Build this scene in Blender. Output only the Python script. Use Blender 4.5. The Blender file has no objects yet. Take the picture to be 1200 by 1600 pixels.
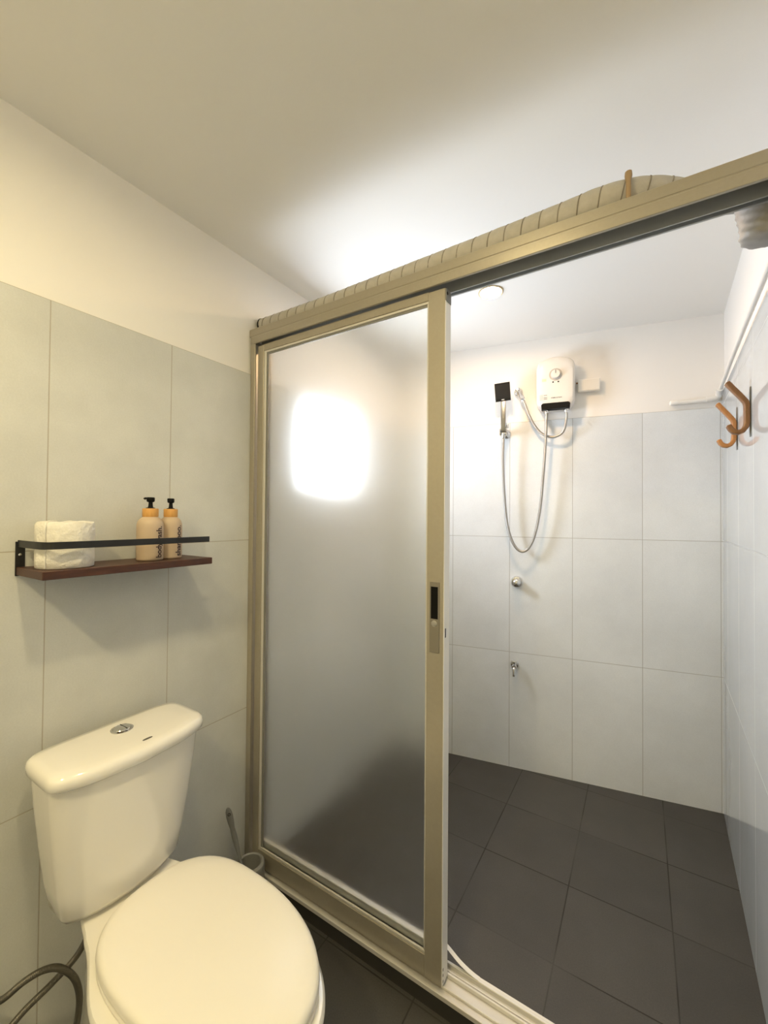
import bpy, bmesh, math, random
from mathutils import Vector, Matrix
random.seed(7)
SC = bpy.context.scene
COL = SC.collection
PI = math.pi

# ------------------------------------------------------------------ camera
F_PX, YAW, PITCH, ROLL = 640.0, 0.5601, 0.0144, 0.0077
CX, CY, CZ = 1.1996, 0.0, 1.289
fw = Vector((-math.sin(YAW)*math.cos(PITCH), math.cos(YAW)*math.cos(PITCH), math.sin(PITCH)))
r0 = Vector((math.cos(YAW), math.sin(YAW), 0)); u0 = r0.cross(fw)
rr = r0*math.cos(ROLL) + u0*math.sin(ROLL); uu = -r0*math.sin(ROLL) + u0*math.cos(ROLL)
cam = bpy.data.cameras.new('camera'); cam.sensor_fit = 'VERTICAL'; cam.sensor_height = 36.0
cam.lens = F_PX/1600*36.0; cam.clip_start = 0.02
camo = bpy.data.objects.new('camera', cam); COL.objects.link(camo)
m = Matrix.Identity(4)
for i in range(3):
    m[i][0] = rr[i]; m[i][1] = uu[i]; m[i][2] = -fw[i]
m[0][3], m[1][3], m[2][3] = CX, CY, CZ
camo.matrix_world = m
SC.camera = camo

# ------------------------------------------------------------------ light and exposure
SC.view_settings.view_transform = 'Standard'
SC.view_settings.look = 'None'
SC.view_settings.gamma = 1.0
SC.view_settings.use_curve_mapping = False
SC.view_settings.exposure = 0.06
SKY = 0.4               # dim daylight seen only past the window
WINDOW_EMIT = 46.0       # frosted window pane lit from outside
SHOWER_LAMP = 450.0      # recessed lamp over the shower
TOILET_LAMP = 460.0     # recessed lamp over the toilet side
REAR_FILL = 980.0       # unseen fill lamp added behind the viewer to lift the shadows
WIN_COL = (0.85, 0.94, 1.08)
SHOWER_COL = (1.0, 0.66, 0.34)
TOILET_COL = (1.0, 0.82, 0.45)
w = bpy.data.worlds.new('sky'); SC.world = w; w.use_nodes = True
w.node_tree.nodes['Background'].inputs[0].default_value = (0.75, 0.88, 1.0, 1)
w.node_tree.nodes['Background'].inputs[1].default_value = SKY
SC.cycles.use_denoising = True
SC.cycles.max_bounces = 14
SC.cycles.diffuse_bounces = 8
SC.cycles.glossy_bounces = 6
SC.cycles.transmission_bounces = 10
SC.cycles.sample_clamp_indirect = 6.0
SC.cycles.caustics_reflective = True
SC.cycles.caustics_refractive = True

# ------------------------------------------------------------------ helpers: nodes
class NT:
    def __init__(s, name):
        s.m = bpy.data.materials.new(name); s.m.use_nodes = True
        s.t = s.m.node_tree; s.b = s.t.nodes['Principled BSDF']
    def n(s, typ, **kw):
        x = s.t.nodes.new(typ)
        for k, v in kw.items(): setattr(x, k, v)
        return x
    def l(s, a, b): s.t.links.new(a, b)
    def val(s, sock, v):
        if hasattr(v, 'is_output'): s.l(v, sock)
        else: sock.default_value = v
    def math(s, op, a, b=0.0, c=0.0):
        x = s.n('ShaderNodeMath', operation=op)
        s.val(x.inputs[0], a); s.val(x.inputs[1], b); s.val(x.inputs[2], c)
        return x.outputs[0]
    def mix(s, f, a, b, blend='MIX'):
        x = s.n('ShaderNodeMix', data_type='RGBA', blend_type=blend)
        s.val(x.inputs[0], f); s.val(x.inputs[6], a); s.val(x.inputs[7], b)
        return x.outputs[2]
    def pos(s): return s.n('ShaderNodeNewGeometry').outputs['Position']
    def obj(s): return s.n('ShaderNodeTexCoord').outputs['Object']
    def noise(s, vec, scale, detail=3.0, rough=0.55):
        x = s.n('ShaderNodeTexNoise'); s.l(vec, x.inputs['Vector'])
        x.inputs['Scale'].default_value = scale; x.inputs['Detail'].default_value = detail
        x.inputs['Roughness'].default_value = rough
        return x.outputs['Fac']
    def ramp(s, f, lo, hi, a=0.0, b=1.0):
        x = s.n('ShaderNodeMapRange'); s.val(x.inputs[0], f)
        x.inputs[1].default_value = lo; x.inputs[2].default_value = hi
        x.inputs[3].default_value = a; x.inputs[4].default_value = b
        return x.outputs[0]
    def dot(s, vec, d):
        x = s.n('ShaderNodeVectorMath', operation='DOT_PRODUCT'); s.l(vec, x.inputs[0])
        x.inputs[1].default_value = d
        return x.outputs['Value']
    def mapping(s, vec, scale):
        x = s.n('ShaderNodeMapping'); s.l(vec, x.inputs[0]); x.inputs['Scale'].default_value = scale
        return x.outputs[0]
    def bump(s, h, strength, dist=0.002):
        x = s.n('ShaderNodeBump'); s.l(h, x.inputs['Height'])
        x.inputs['Strength'].default_value = strength; x.inputs['Distance'].default_value = dist
        s.l(x.outputs[0], s.b.inputs['Normal'])
    def set(s, **kw):
        names = dict(color='Base Color', rough='Roughness', metal='Metallic', ior='IOR', trans='Transmission Weight',
                     coat='Coat Weight', coatr='Coat Roughness', spec='Specular IOR Level', sss='Subsurface Weight',
                     emit='Emission Color', emits='Emission Strength', sheen='Sheen Weight')
        for k, v in kw.items():
            if isinstance(v, tuple) and len(v) == 3: v = (*v, 1.0)
            s.val(s.b.inputs[names[k]], v)
        return s

def simple(name, color, rough=0.5, metal=0.0, var=0.06, scale=30.0, bump=0.0, **kw):
    t = NT(name); c = (*color, 1.0)
    n = t.noise(t.obj(), scale)
    dark = tuple(x*(1-var) for x in color) + (1.0,)
    t.set(color=t.mix(n, dark, c), rough=rough, metal=metal, **kw)
    if bump: t.bump(n, bump, 0.001)
    return t.m

def emitter(name, color, strength):
    t = NT(name); t.set(color=(0.8, 0.8, 0.8), emit=color, emits=strength); return t.m

def tiles(name, udir, vdir, pu, pv, ou, ov, base, grout, gw=0.0022, rough=0.35, var=0.06, mott=0.12, mscale=2.2, grain=0.03, gfade=0.0, bump=0.25, ior=1.5):
    t = NT(name); P = t.pos()
    u = t.dot(P, udir); v = t.dot(P, vdir)
    def axis(c, p, o):
        a = t.math('DIVIDE', t.math('SUBTRACT', c, o), p)
        cell = t.math('FLOOR', a); fr = t.math('SUBTRACT', a, cell)
        d = t.math('ABSOLUTE', t.math('SUBTRACT', fr, 0.5))
        return cell, t.ramp(d, 0.5-gw/p, 0.5-0.45*gw/p)
    cu, gu = axis(u, pu, ou); cv, gv = axis(v, pv, ov)
    g = t.math('MAXIMUM', gu, gv)
    if gfade:
        fn = t.noise(P, 3.0, 2.0); g0 = g
        g = t.math('MULTIPLY', g, t.ramp(fn, 0.40, 0.60, 1.0-gfade, 1.0))
    cb = t.n('ShaderNodeCombineXYZ'); t.l(cu, cb.inputs[0]); t.l(cv, cb.inputs[1])
    wn = t.n('ShaderNodeTexWhiteNoise', noise_dimensions='2D'); t.l(cb.outputs[0], wn.inputs['Vector'])
    big = t.noise(P, mscale, 5.0, 0.6); fine = t.noise(P, 260.0, 2.0)
    k = t.math('MULTIPLY', t.ramp(big, 0.3, 0.7, 1.0-mott, 1.0+mott*0.4), t.ramp(wn.outputs['Value'], 0.0, 1.0, 1.0-var, 1.0))
    k = t.math('MULTIPLY', k, t.ramp(fine, 0.3, 0.7, 1.0-grain, 1.0+grain))
    rgb = t.n('ShaderNodeCombineColor')
    for i in range(3): t.l(t.math('MULTIPLY', k, base[i]), rgb.inputs[i])
    t.set(color=t.mix(g, rgb.outputs[0], (*grout, 1.0)))
    t.set(rough=t.mix(g, (rough,)*3+(1,), (0.85,)*3+(1,)))
    t.set(ior=ior)
    h = t.math('SUBTRACT', t.math('MULTIPLY', fine, 0.12), g)
    t.bump(h, bump, 0.0015)
    return t.m

# ------------------------------------------------------------------ helpers: meshes
def bm_new(): return bmesh.new()

def bx(bm, x0, x1, y0, y1, z0, z1, bev=0.0, seg=2):
    t = bmesh.new()
    vs = [t.verts.new((x, y, z)) for x in (x0, x1) for y in (y0, y1) for z in (z0, z1)]
    for f in ((0,1,3,2),(4,6,7,5),(0,4,5,1),(2,3,7,6),(0,2,6,4),(1,5,7,3)):
        t.faces.new([vs[i] for i in f])
    if bev: bmesh.ops.bevel(t, geom=list(t.edges), offset=bev, segments=seg, profile=0.5, affect='EDGES')
    merge(bm, t); return bm

def merge(bm, t, M=None):
    if M is not None: bmesh.ops.transform(t, matrix=M, verts=list(t.verts))
    me = bpy.data.meshes.new('tmp'); t.to_mesh(me); t.free(); bm.from_mesh(me); bpy.data.meshes.remove(me)

def loft(bm, rings, cap0=True, cap1=True):
    vr = [[bm.verts.new(p) for p in ring] for ring in rings]
    n = len(rings[0])
    for a, b in zip(vr[:-1], vr[1:]):
        for i in range(n):
            bm.faces.new((a[i], a[(i+1) % n], b[(i+1) % n], b[i]))
    if cap0: bm.faces.new(list(reversed(vr[0])))
    if cap1: bm.faces.new(vr[-1])
    return bm

def frame(d):
    d = Vector(d).normalized()
    a = Vector((0, 0, 1)) if abs(d.z) < 0.9 else Vector((1, 0, 0))
    x = a.cross(d).normalized(); return x, d.cross(x), d

def lathe(bm, prof, o=(0,0,0), d=(0,0,1), n=32, cap0=True, cap1=True):
    x, y, z = frame(d); o = Vector(o)
    rings = [[o + z*h + (x*math.cos(2*PI*i/n) + y*math.sin(2*PI*i/n))*max(r, 1e-5) for i in range(n)] for r, h in prof]
    return loft(bm, rings, cap0, cap1)

def cyl(bm, a, b, r, n=24, bev=0.0):
    a = Vector(a); b = Vector(b); L = (b-a).length
    pr = [(r, 0), (r, L)] if not bev else [(r-bev, 0), (r, bev), (r, L-bev), (r-bev, L)]
    return lathe(bm, pr, a, b-a, n)

def smooth_path(pts, k=10):
    P = [Vector(p) for p in pts]; out = []
    for i in range(len(P)-1):
        p0 = P[max(i-1, 0)]; p1 = P[i]; p2 = P[i+1]; p3 = P[min(i+2, len(P)-1)]
        for j in range(k):
            t = j/k
            out.append(0.5*((2*p1) + (p2-p0)*t + (2*p0-5*p1+4*p2-p3)*t*t + (3*p1-p0-3*p2+p3)*t**3))
    out.append(P[-1]); return out

def tube(bm, pts, r, n=12, k=10, rfun=None, smooth=True, cap0=True, cap1=True):
    P = smooth_path(pts, k) if smooth else [Vector(p) for p in pts]
    T = [(P[min(i+1, len(P)-1)]-P[max(i-1, 0)]).normalized() for i in range(len(P))]
    x, y, _ = frame(T[0]); rings = []
    L = 0.0
    for i, p in enumerate(P):
        if i:
            L += (P[i]-P[i-1]).length
            q = T[i-1].rotation_difference(T[i]); x = q @ x; y = q @ y
        ri = rfun(i/(len(P)-1), L) if rfun else r
        if isinstance(ri, (int, float)):
            rings.append([p + (x*math.cos(2*PI*j/n) + y*math.sin(2*PI*j/n))*ri for j in range(n)])
        else:
            rings.append([p + (x*math.cos(2*PI*j/n) + y*math.sin(2*PI*j/n))*ri[j] for j in range(n)])
    return loft(bm, rings, cap0, cap1)

def ribbon(bm, pts, thick, width, b=(0,0,1)):
    """flat strip swept along pts, thick across the path, width along b (centred)"""
    P = [Vector(p) for p in pts]; b = Vector(b).normalized(); rings = []
    for i, p in enumerate(P):
        t = (P[min(i+1, len(P)-1)]-P[max(i-1, 0)]).normalized()
        s = t.cross(b).normalized()
        k = 1.0
        if 0 < i < len(P)-1:
            t1 = (P[i]-P[i-1]).normalized(); k = 1/max(0.5, t1.dot(t))
        rings.append([p + s*thick/2*k + b*width/2, p - s*thick/2*k + b*width/2, p - s*thick/2*k - b*width/2, p + s*thick/2*k - b*width/2])
    return loft(bm, rings)

def prism(bm, poly, z0, z1, M=None):
    t = bmesh.new(); loft(t, [[(x, y, z0) for x, y in poly], [(x, y, z1) for x, y in poly]])
    merge(bm, t, M); return bm

def superell(cx, a, hw, e, n=64, bow=0.0, cy=0.0):
    pts = []
    for i in range(n):
        t = 2*PI*i/n; c = math.cos(t); s = math.sin(t)
        x = math.copysign(abs(c)**(2/e), c); y = math.copysign(abs(s)**(2/e), s)
        X = cx + a*x
        if x > 0: X -= bow*(y*y)*x
        pts.append((X, cy + hw*y))
    return pts

def obj(name, bm, mat, parent=None, loc=(0,0,0), ang=35.0, rot=None):
    bmesh.ops.remove_doubles(bm, verts=list(bm.verts), dist=1e-6)
    bmesh.ops.recalc_face_normals(bm, faces=list(bm.faces))
    me = bpy.data.meshes.new(name); bm.to_mesh(me); bm.free()
    me.materials.append(mat)
    if ang:
        me.shade_smooth(); me.set_sharp_from_angle(angle=math.radians(ang))
    o = bpy.data.objects.new(name, me); COL.objects.link(o)
    o.location = loc
    if rot: o.rotation_euler = rot
    if parent: o.parent = parent
    return o

def thing(name, label, cat, loc=(0,0,0), rz=0.0, group=None):
    o = bpy.data.objects.new(name, None); COL.objects.link(o)
    o.empty_display_size = 0.05
    o.location = loc; o.rotation_euler = (0, 0, rz); o['label'] = label; o['category'] = cat
    if group: o['group'] = group
    return o
def tag(o, label, cat, group=None):
    o['label'] = label; o['category'] = cat
    if group: o['group'] = group
    return o
def struct(o):
    o['kind'] = 'structure'; return o

def text_bm(s, size, width=None, off=0.0):
    cu = bpy.data.curves.new('t', 'FONT'); cu.body = s; cu.size = size; cu.resolution_u = 4; cu.offset = off
    o = bpy.data.objects.new('t', cu); COL.objects.link(o)
    me = bpy.data.meshes.new_from_object(o.evaluated_get(bpy.context.evaluated_depsgraph_get()))
    bpy.data.objects.remove(o); bpy.data.curves.remove(cu)
    b = bmesh.new(); b.from_mesh(me); bpy.data.meshes.remove(me)
    xs = [v.co.x for v in b.verts]; x0, x1 = min(xs), max(xs)
    for v in b.verts:
        v.co.x -= x0
        if width: v.co.x *= width/(x1-x0)
    return b

# ------------------------------------------------------------------ materials
M = {}
def build_paint(name, col):
    t = NT(name); P = t.pos(); n = t.noise(P, 160.0, 2.0); b = t.noise(P, 1.6, 3.0)
    t.set(color=t.mix(b, tuple(c*0.97 for c in col)+(1,), col+(1,)), rough=0.7); t.bump(n, 0.12, 0.001); return t.m
M['paint'] = build_paint('white_wall_paint', (0.84, 0.82, 0.79))
M['ceil'] = build_paint('white_ceiling_paint', (0.82, 0.81, 0.78))
BA, BY = 0.1840, 2.0599
TB = (math.cos(BA), math.sin(BA), 0)
KR = 0.03/0.74
def XR(y): return 1.478 + KR*(y-1.6)
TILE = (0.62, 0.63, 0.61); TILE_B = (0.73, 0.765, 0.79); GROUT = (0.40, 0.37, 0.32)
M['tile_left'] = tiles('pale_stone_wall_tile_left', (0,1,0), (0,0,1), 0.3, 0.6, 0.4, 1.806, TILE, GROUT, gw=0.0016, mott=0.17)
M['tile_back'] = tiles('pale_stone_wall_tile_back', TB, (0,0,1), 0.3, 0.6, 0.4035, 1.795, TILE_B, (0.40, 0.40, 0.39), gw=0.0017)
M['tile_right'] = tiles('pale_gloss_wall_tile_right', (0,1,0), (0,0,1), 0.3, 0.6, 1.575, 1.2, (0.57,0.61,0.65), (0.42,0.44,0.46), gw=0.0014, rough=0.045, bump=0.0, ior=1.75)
M['floor'] = tiles('charcoal_floor_tile', (1,0,0), (0,1,0), 0.3, 0.3, 0.083, 0.087, (0.062,0.058,0.052), (0.018,0.016,0.014), gw=0.0026, rough=0.55, var=0.18, mott=0.15, mscale=5.0, grain=0.12, gfade=0.75)
M['curb'] = simple('dark_curb_tile', (0.035, 0.032, 0.028), 0.6)
def build_alu():
    t = NT('champagne_powder_coated_aluminium'); n = t.noise(t.mapping(t.pos(), (3, 3, 3)), 40, 2)
    t.set(color=t.mix(n, (0.345,0.315,0.255,1), (0.385,0.352,0.288,1)), rough=0.36, metal=0.35); return t.m
M['alu'] = build_alu()
M['alu_daylit'] = simple('daylit_track_aluminium', (0.40, 0.41, 0.41), 0.35, 0.4)  # the frame's aluminium with the grey cast of daylight put into its colour
M['alu_white'] = simple('pale_sill_aluminium', (0.66, 0.64, 0.60), 0.35, 0.3)
def build_glass():
    t = NT('frosted_glass'); P = t.pos()
    t.set(color=(0.97, 0.99, 0.975), rough=0.30, trans=1.0, ior=1.33)
    return t.m
M['glass'] = build_glass()
M['ceramic'] = simple('white_glazed_ceramic', (0.83, 0.81, 0.76), 0.12, var=0.02, scale=4, coat=0.5, coatr=0.05)
M['seat'] = simple('white_toilet_seat_plastic', (0.84, 0.81, 0.74), 0.28, var=0.02, scale=4)
M['white'] = simple('white_plastic', (0.82, 0.80, 0.76), 0.35, var=0.03)
M['heater'] = simple('heater_white_plastic', (0.70, 0.685, 0.655), 0.3, var=0.02, scale=5)
M['ringgrey'] = simple('dial_ring_grey', (0.50, 0.47, 0.43), 0.4)
M['platepaint'] = simple('grey_pull_plate', (0.23, 0.21, 0.175), 0.4, 0.3)
M['chrome'] = simple('chrome', (0.72, 0.72, 0.72), 0.14, 1.0, var=0.04)
M['steel'] = simple('brushed_steel', (0.55, 0.54, 0.52), 0.32, 1.0, var=0.08)
def build_braid():
    t = NT('braided_steel_hose')
    wv = t.n('ShaderNodeTexWave', wave_type='BANDS', bands_direction='Z'); t.l(t.pos(), wv.inputs[0]); wv.inputs['Scale'].default_value = 160; wv.inputs['Distortion'].default_value = 2
    t.set(color=(0.42,0.41,0.39), rough=0.36, metal=0.9); t.bump(wv.outputs['Fac'], 0.35, 0.001); return t.m
M['braid'] = build_braid()
def build_darkbraid():
    t = NT('dark_braided_hose')
    wv = t.n('ShaderNodeTexWave', wave_type='BANDS', bands_direction='DIAGONAL'); t.l(t.pos(), wv.inputs[0]); wv.inputs['Scale'].default_value = 200; wv.inputs['Distortion'].default_value = 3
    t.set(color=(0.16,0.15,0.13), rough=0.38, metal=0.7); t.bump(wv.outputs['Fac'], 0.4, 0.001); return t.m
M['darkbraid'] = build_darkbraid()
M['gunmetal'] = simple('dark_chrome', (0.30, 0.30, 0.29), 0.3, 1.0)
M['black'] = simple('black_plastic', (0.004, 0.004, 0.004), 0.5, spec=0.15)
M['blackmetal'] = simple('black_powder_coated_metal', (0.014, 0.014, 0.015), 0.45, 0.2)
M['grey'] = simple('grey_plastic', (0.20, 0.20, 0.19), 0.45)
M['print'] = simple('grey_print', (0.10, 0.095, 0.09), 0.6)
M['ink'] = simple('dark_ink', (0.03, 0.012, 0.015), 0.6)
M['sticker'] = simple('pale_sticker', (0.62, 0.63, 0.62), 0.5)
M['greyprint'] = simple('pale_grey_print', (0.50, 0.52, 0.52), 0.6)
M['yellow'] = simple('pale_yellow_sticker', (0.86, 0.82, 0.45), 0.5)
M['nut'] = simple('dark_red_rubber_washer', (0.06, 0.02, 0.02), 0.7)
def build_wood(name, a, b, sc=(4, 40, 40), rough=0.45):
    t = NT(name); v = t.mapping(t.obj(), sc)
    n = t.noise(v, 3.0, 6.0, 0.65); n2 = t.noise(v, 14.0, 3.0)
    f = t.math('ADD', t.math('MULTIPLY', t.ramp(n, 0.3, 0.7), 0.75), t.math('MULTIPLY', n2, 0.25))
    t.set(color=t.mix(f, (*a, 1), (*b, 1)), rough=rough); t.bump(n2, 0.1, 0.0006); return t.m
M['walnut'] = build_wood('dark_walnut_board', (0.026, 0.008, 0.004), (0.085, 0.027, 0.010), (60, 5, 60))
M['oak'] = build_wood('honey_wood', (0.30, 0.12, 0.028), (0.50, 0.225, 0.065), (30, 30, 6), 0.4)
M['oak_dark'] = build_wood('brown_wood', (0.13, 0.055, 0.014), (0.26, 0.115, 0.032), (30, 30, 6), 0.4)
M['bamboo'] = build_wood('bamboo_collar', (0.50, 0.24, 0.055), (0.66, 0.37, 0.11), (40, 40, 8), 0.5)
M['bottle'] = simple('matte_sand_bottle', (0.50, 0.39, 0.28), 0.5, var=0.05, scale=60)
def build_paper():
    t = NT('wrapped_tissue_paper'); n = t.noise(t.obj(), 45.0, 4.0, 0.6)
    t.set(color=t.mix(n, (0.66,0.64,0.59,1), (0.80,0.78,0.73,1)), rough=0.9); t.bump(n, 0.9, 0.006); return t.m
M['paper'] = build_paper()
def build_duct():
    t = NT('beige_ribbed_duct_fabric'); n = t.noise(t.pos(), 50.0, 4.0)
    t.set(color=t.mix(n, (0.38,0.36,0.32,1), (0.53,0.505,0.455,1)), rough=0.75); t.bump(n, 0.5, 0.004); return t.m
M['duct'] = build_duct()
M['foil'] = simple('crinkled_grey_duct_fabric', (0.42, 0.40, 0.37), 0.55, 0.1, var=0.45, scale=28, bump=0.8)
M['seam'] = simple('dark_duct_wire', (0.24, 0.215, 0.175), 0.7)
M['bezel'] = simple('glow_toned_lamp_bezel', (0.50, 0.40, 0.26), 0.4)  # tan tone stands in for the golden glow around the lamp's edge
M['peg'] = simple('brown_peg_wood', (0.36, 0.25, 0.14), 0.7)
M['pane'] = emitter('daylit_window_pane', WIN_COL, WINDOW_EMIT)
M['lamp_shower'] = emitter('warm_lamp_diffuser', SHOWER_COL, SHOWER_LAMP)
M['lamp_toilet'] = emitter('yellow_lamp_diffuser', TOILET_COL, TOILET_LAMP)
M['fill_rear'] = emitter('rear_fill_diffuser', TOILET_COL, REAR_FILL)

# ------------------------------------------------------------------ the setting
ZC = 2.218
def quad_wall(a, b, thick, z0, z1, side):
    """prism between plan points a and b, thick to one side"""
    d = (Vector(b)-Vector(a)).normalized(); nrm = Vector((-d.y, d.x))*side*thick
    return [tuple(a), tuple(b), tuple(Vector(b)+nrm), tuple(Vector(a)+nrm)]
YF = -0.95
fl = bm_new(); bx(fl, -0.12, 1.75, YF-0.12, 2.55, -0.1, 0.0); struct(obj('floor', fl, M['floor'], ang=0))
ce = bm_new(); bx(ce, -0.12, 1.75, YF-0.12, 2.55, ZC, ZC+0.1); struct(obj('ceiling', ce, M['ceil'], ang=0))
# left wall with the shower window's opening
WY0, WY1, WZ0, WZ1 = 1.262, 1.635, 1.405, 1.800
TT = 1.806
wl = bm_new()
yend = 2.10
for y0, y1, z0, z1 in ((YF-0.12, WY0, 0, ZC), (WY1, yend+0.3, 0, ZC), (WY0, WY1, 0, WZ0), (WY0, WY1, WZ1, ZC)):
    bx(wl, -0.12, -0.008, y0, y1, z0, z1)
wall_left = struct(obj('wall_left', wl, M['paint'], ang=0))
tl = bm_new()
for y0, y1, z0, z1 in ((YF, WY0, 0, TT), (WY1, yend-0.043, 0, TT), (WY0, WY1, 0, WZ0)):
    bx(tl, -0.008, 0.0, y0, y1, z0, z1)
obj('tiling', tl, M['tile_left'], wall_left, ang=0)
# back wall, skewed to the partition
def bp(s, off): return (s*TB[0] + off*TB[1], BY + s*TB[1] - off*TB[0])
wb = bm_new(); prism(wb, [bp(-0.03, -0.008), bp(1.60, -0.008), bp(1.60, -0.12), bp(-0.03, -0.12)], 0, ZC)
wall_back = struct(obj('wall_back', wb, M['paint'], ang=0))
tb = bm_new(); prism(tb, [bp(0.0, 0.0), bp(1.540, 0.0), bp(1.540, -0.008), bp(0.0, -0.008)], 0, 1.795)
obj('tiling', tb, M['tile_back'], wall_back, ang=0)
# right wall
wr = bm_new(); prism(wr, [(XR(YF)+0.008, YF-0.12), (XR(2.36)+0.008, 2.36), (XR(2.36)+0.14, 2.36), (XR(YF)+0.14, YF-0.12)], 0, ZC)
wall_right = struct(obj('wall_right', wr, M['paint'], ang=0))
tr = bm_new(); prism(tr, [(XR(YF), YF), (XR(2.350), 2.350), (XR(2.350)+0.008, 2.350), (XR(YF)+0.008, YF)], 0, 1.862)
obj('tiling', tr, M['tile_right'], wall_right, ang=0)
wf = bm_new(); bx(wf, -0.008, XR(YF)+0.008, YF-0.12, YF, 0, ZC); struct(obj('wall_front', wf, M['paint'], ang=0))
# shower window: frame in the opening, frosted pane set back in the reveal
wfr = bm_new()
for y0, y1, z0, z1 in ((WY0, WY0+0.03, WZ0, WZ1), (WY1-0.03, WY1, WZ0, WZ1), (WY0+0.03, WY1-0.03, WZ0, WZ0+0.03), (WY0+0.03, WY1-0.03, WZ1-0.03, WZ1)):
    bx(wfr, -0.10, -0.06, y0, y1, z0, z1)
win = struct(obj('window_1', wfr, M['white']))
wp = bm_new(); bx(wp, -0.084, -0.078, WY0+0.028, WY1-0.028, WZ0+0.028, WZ1-0.028); obj('window_pane', wp, M['pane'], win, ang=0)
# tiled curb under the partition
cb = bm_new(); bx(cb, 0.0, XR(1.0), 0.998, 1.074, 0.0, 0.05); struct(obj('trim_1', cb, M['curb'], ang=0))

# ------------------------------------------------------------------ shower partition
YP = 0.992
XE = XR(1.03)-0.001
fr = thing('shower_door_frame', 'champagne aluminium door frame with header, jambs and grooved sill across the shower', 'door frame', (0.0, YP, 0.05))
def L(x0, x1, y0, y1, z0, z1, bm, bev=0.0): return bx(bm, x0, x1, y0-YP, y1-YP, z0-0.05, z1-0.05, bev, 1)
hd = bm_new()
L(-0.006, XE, 0.998, 1.074, 1.960, 1.9675, hd)             # top plate
L(-0.006, XE, YP, 0.999, 1.942, 1.968, hd, 0.0012)          # front face above the groove
L(0.002, XE, YP+0.0012, 0.999, 1.937, 1.943, hd)
L(0.002, XE, YP-0.0008, 0.999, 1.913, 1.9385, hd, 0.0012)   # front face below the groove
header = obj('header', hd, M['alu'], fr)
ur = bm_new(); L(0.0, XE, 1.0435, 1.0475, 1.911, 1.960, ur, 0.0006); L(0.0, XE, 1.0645, 1.069, 1.936, 1.940, ur); L(0.002, XE, 1.068, 1.074, 1.915, 1.961, ur, 0.0008)
obj('guide_rail', ur, M['alu_daylit'], header)
for x0, x1 in ((0.001, 0.023), (XE-0.024, XE)):
    j = bm_new()
    L(x0, x1, YP+0.001, 1.000, 0.055, 1.914, j, 0.001)
    xa, xb = (x0, x0+0.004) if x0 < 0.5 else (x1-0.004, x1)
    L(xa, xb, 1.0, 1.074, 0.055, 1.93, j)
    L(x0, x1, 1.0675, 1.074, 0.055, 1.914, j)
    obj('jamb', j, M['alu'], fr)
sl = bm_new()
L(0.0, XE, 0.990, 1.076, 0.050, 0.0545, sl)
L(0.0, XE, 0.9895, 0.997, 0.050, 0.0625, sl, 0.001)
L(0.0, XE, 1.0685, 1.076, 0.050, 0.066, sl, 0.001)
sill = obj('sill', sl, M['alu_white'], fr)
for y0, y1 in ((1.012, 1.0175), (1.054, 1.059)):
    k = bm_new(); L(0.0, XE, y0, y1, 0.0545, 0.0615, k, 0.001); obj('track_rail', k, M['alu_white'], sill)
k = bm_new(); L(0.0, XE, 1.043, 1.048, 0.0545, 0.066, k, 0.001); obj('track_divider', k, M['alu_white'], sill)
st = bm_new()
pth = smooth_path([(0.700, 0.083, 0.075), (0.745, 0.083, 0.052), (0.785, 0.083, 0.030), (0.83, 0.083, 0.0185), (0.90, 0.083, 0.0172), (XE-0.03, 0.083, 0.0172)], 8)
rings = []
for p in pth: rings.append([(p.x, p.y-0.006, p.z), (p.x, p.y+0.008, p.z-0.003), (p.x, p.y+0.008, p.z-0.0042), (p.x, p.y-0.006, p.z-0.0012)])
loft(st, rings); so = obj('seal_strip', st, M['white'], fr); so['label'] = 'white rubber seal strip peeling up at its left end'

# sliding leaf
dr = thing('sliding_shower_door', 'sliding shower door with frosted glass pane, closed over the left half', 'shower door', (0.40, 1.015, 0.063))
def D(bm, x0, x1, y0, y1, z0, z1, bev=0.0): return bx(bm, x0-0.40, x1-0.40, y0-1.015, y1-1.015, z0-0.063, z1-0.063, bev, 1)
YL0, YL1 = 1.004, 1.026
s_ = bm_new(); D(s_, 0.708, 0.7575, YL0, 1.041, 0.063, 1.906, 0.0012); stile = obj('stile', s_, M['alu'], dr)
s_ = bm_new(); D(s_, 0.027, 0.056, YL0, YL1, 0.063, 1.906, 0.001); obj('stile', s_, M['alu'], dr)
s_ = bm_new(); D(s_, 0.056, 0.708, YL0+0.0006, YL1, 0.063, 0.122, 0.001); obj('bottom_rail', s_, M['alu'], dr)
s_ = bm_new(); D(s_, 0.056, 0.708, YL0+0.0006, YL1, 1.884, 1.908, 0.001); obj('top_rail', s_, M['alu'], dr)
gb = bm_new()
def bead(x0, x1, z0, z1):
    D(gb, x0, x1, YL0+0.003, 1.0125, z0, z1, 0.0008); D(gb, x0, x1, 1.0185, YL1-0.002, z0, z1, 0.0008)
D(gb, 0.066, 0.7035, 1.0185, 1.0340, 0.122, 0.150, 0.001)  # rear ledge added to catch window light like an inner leaf's rail
bead(0.056, 0.066, 0.122, 1.884); bead(0.066, 0.708, 0.122, 0.130); bead(0.066, 0.708, 1.877, 1.884); bead(0.7035, 0.708, 0.130, 1.877)
obj('glazing_bead_and_glow_ledge', gb, M['alu_white'], dr)
gk = bm_new()
for x0, x1, z0, z1 in ((0.066, 0.075, 0.130, 1.877), (0.075, 0.7035, 1.870, 1.877)):
    D(gk, x0, x1, 1.0095, 1.0125, z0, z1)
obj('gasket', gk, M['grey'], dr, ang=0)
gp = bm_new(); D(gp, 0.060, 0.706, 1.0130, 1.0180, 0.124, 1.882); gl = obj('glass_panel', gp, M['glass'], dr, ang=0)
gl['label'] = 'frosted glass pane with the window glowing through it'
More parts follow.
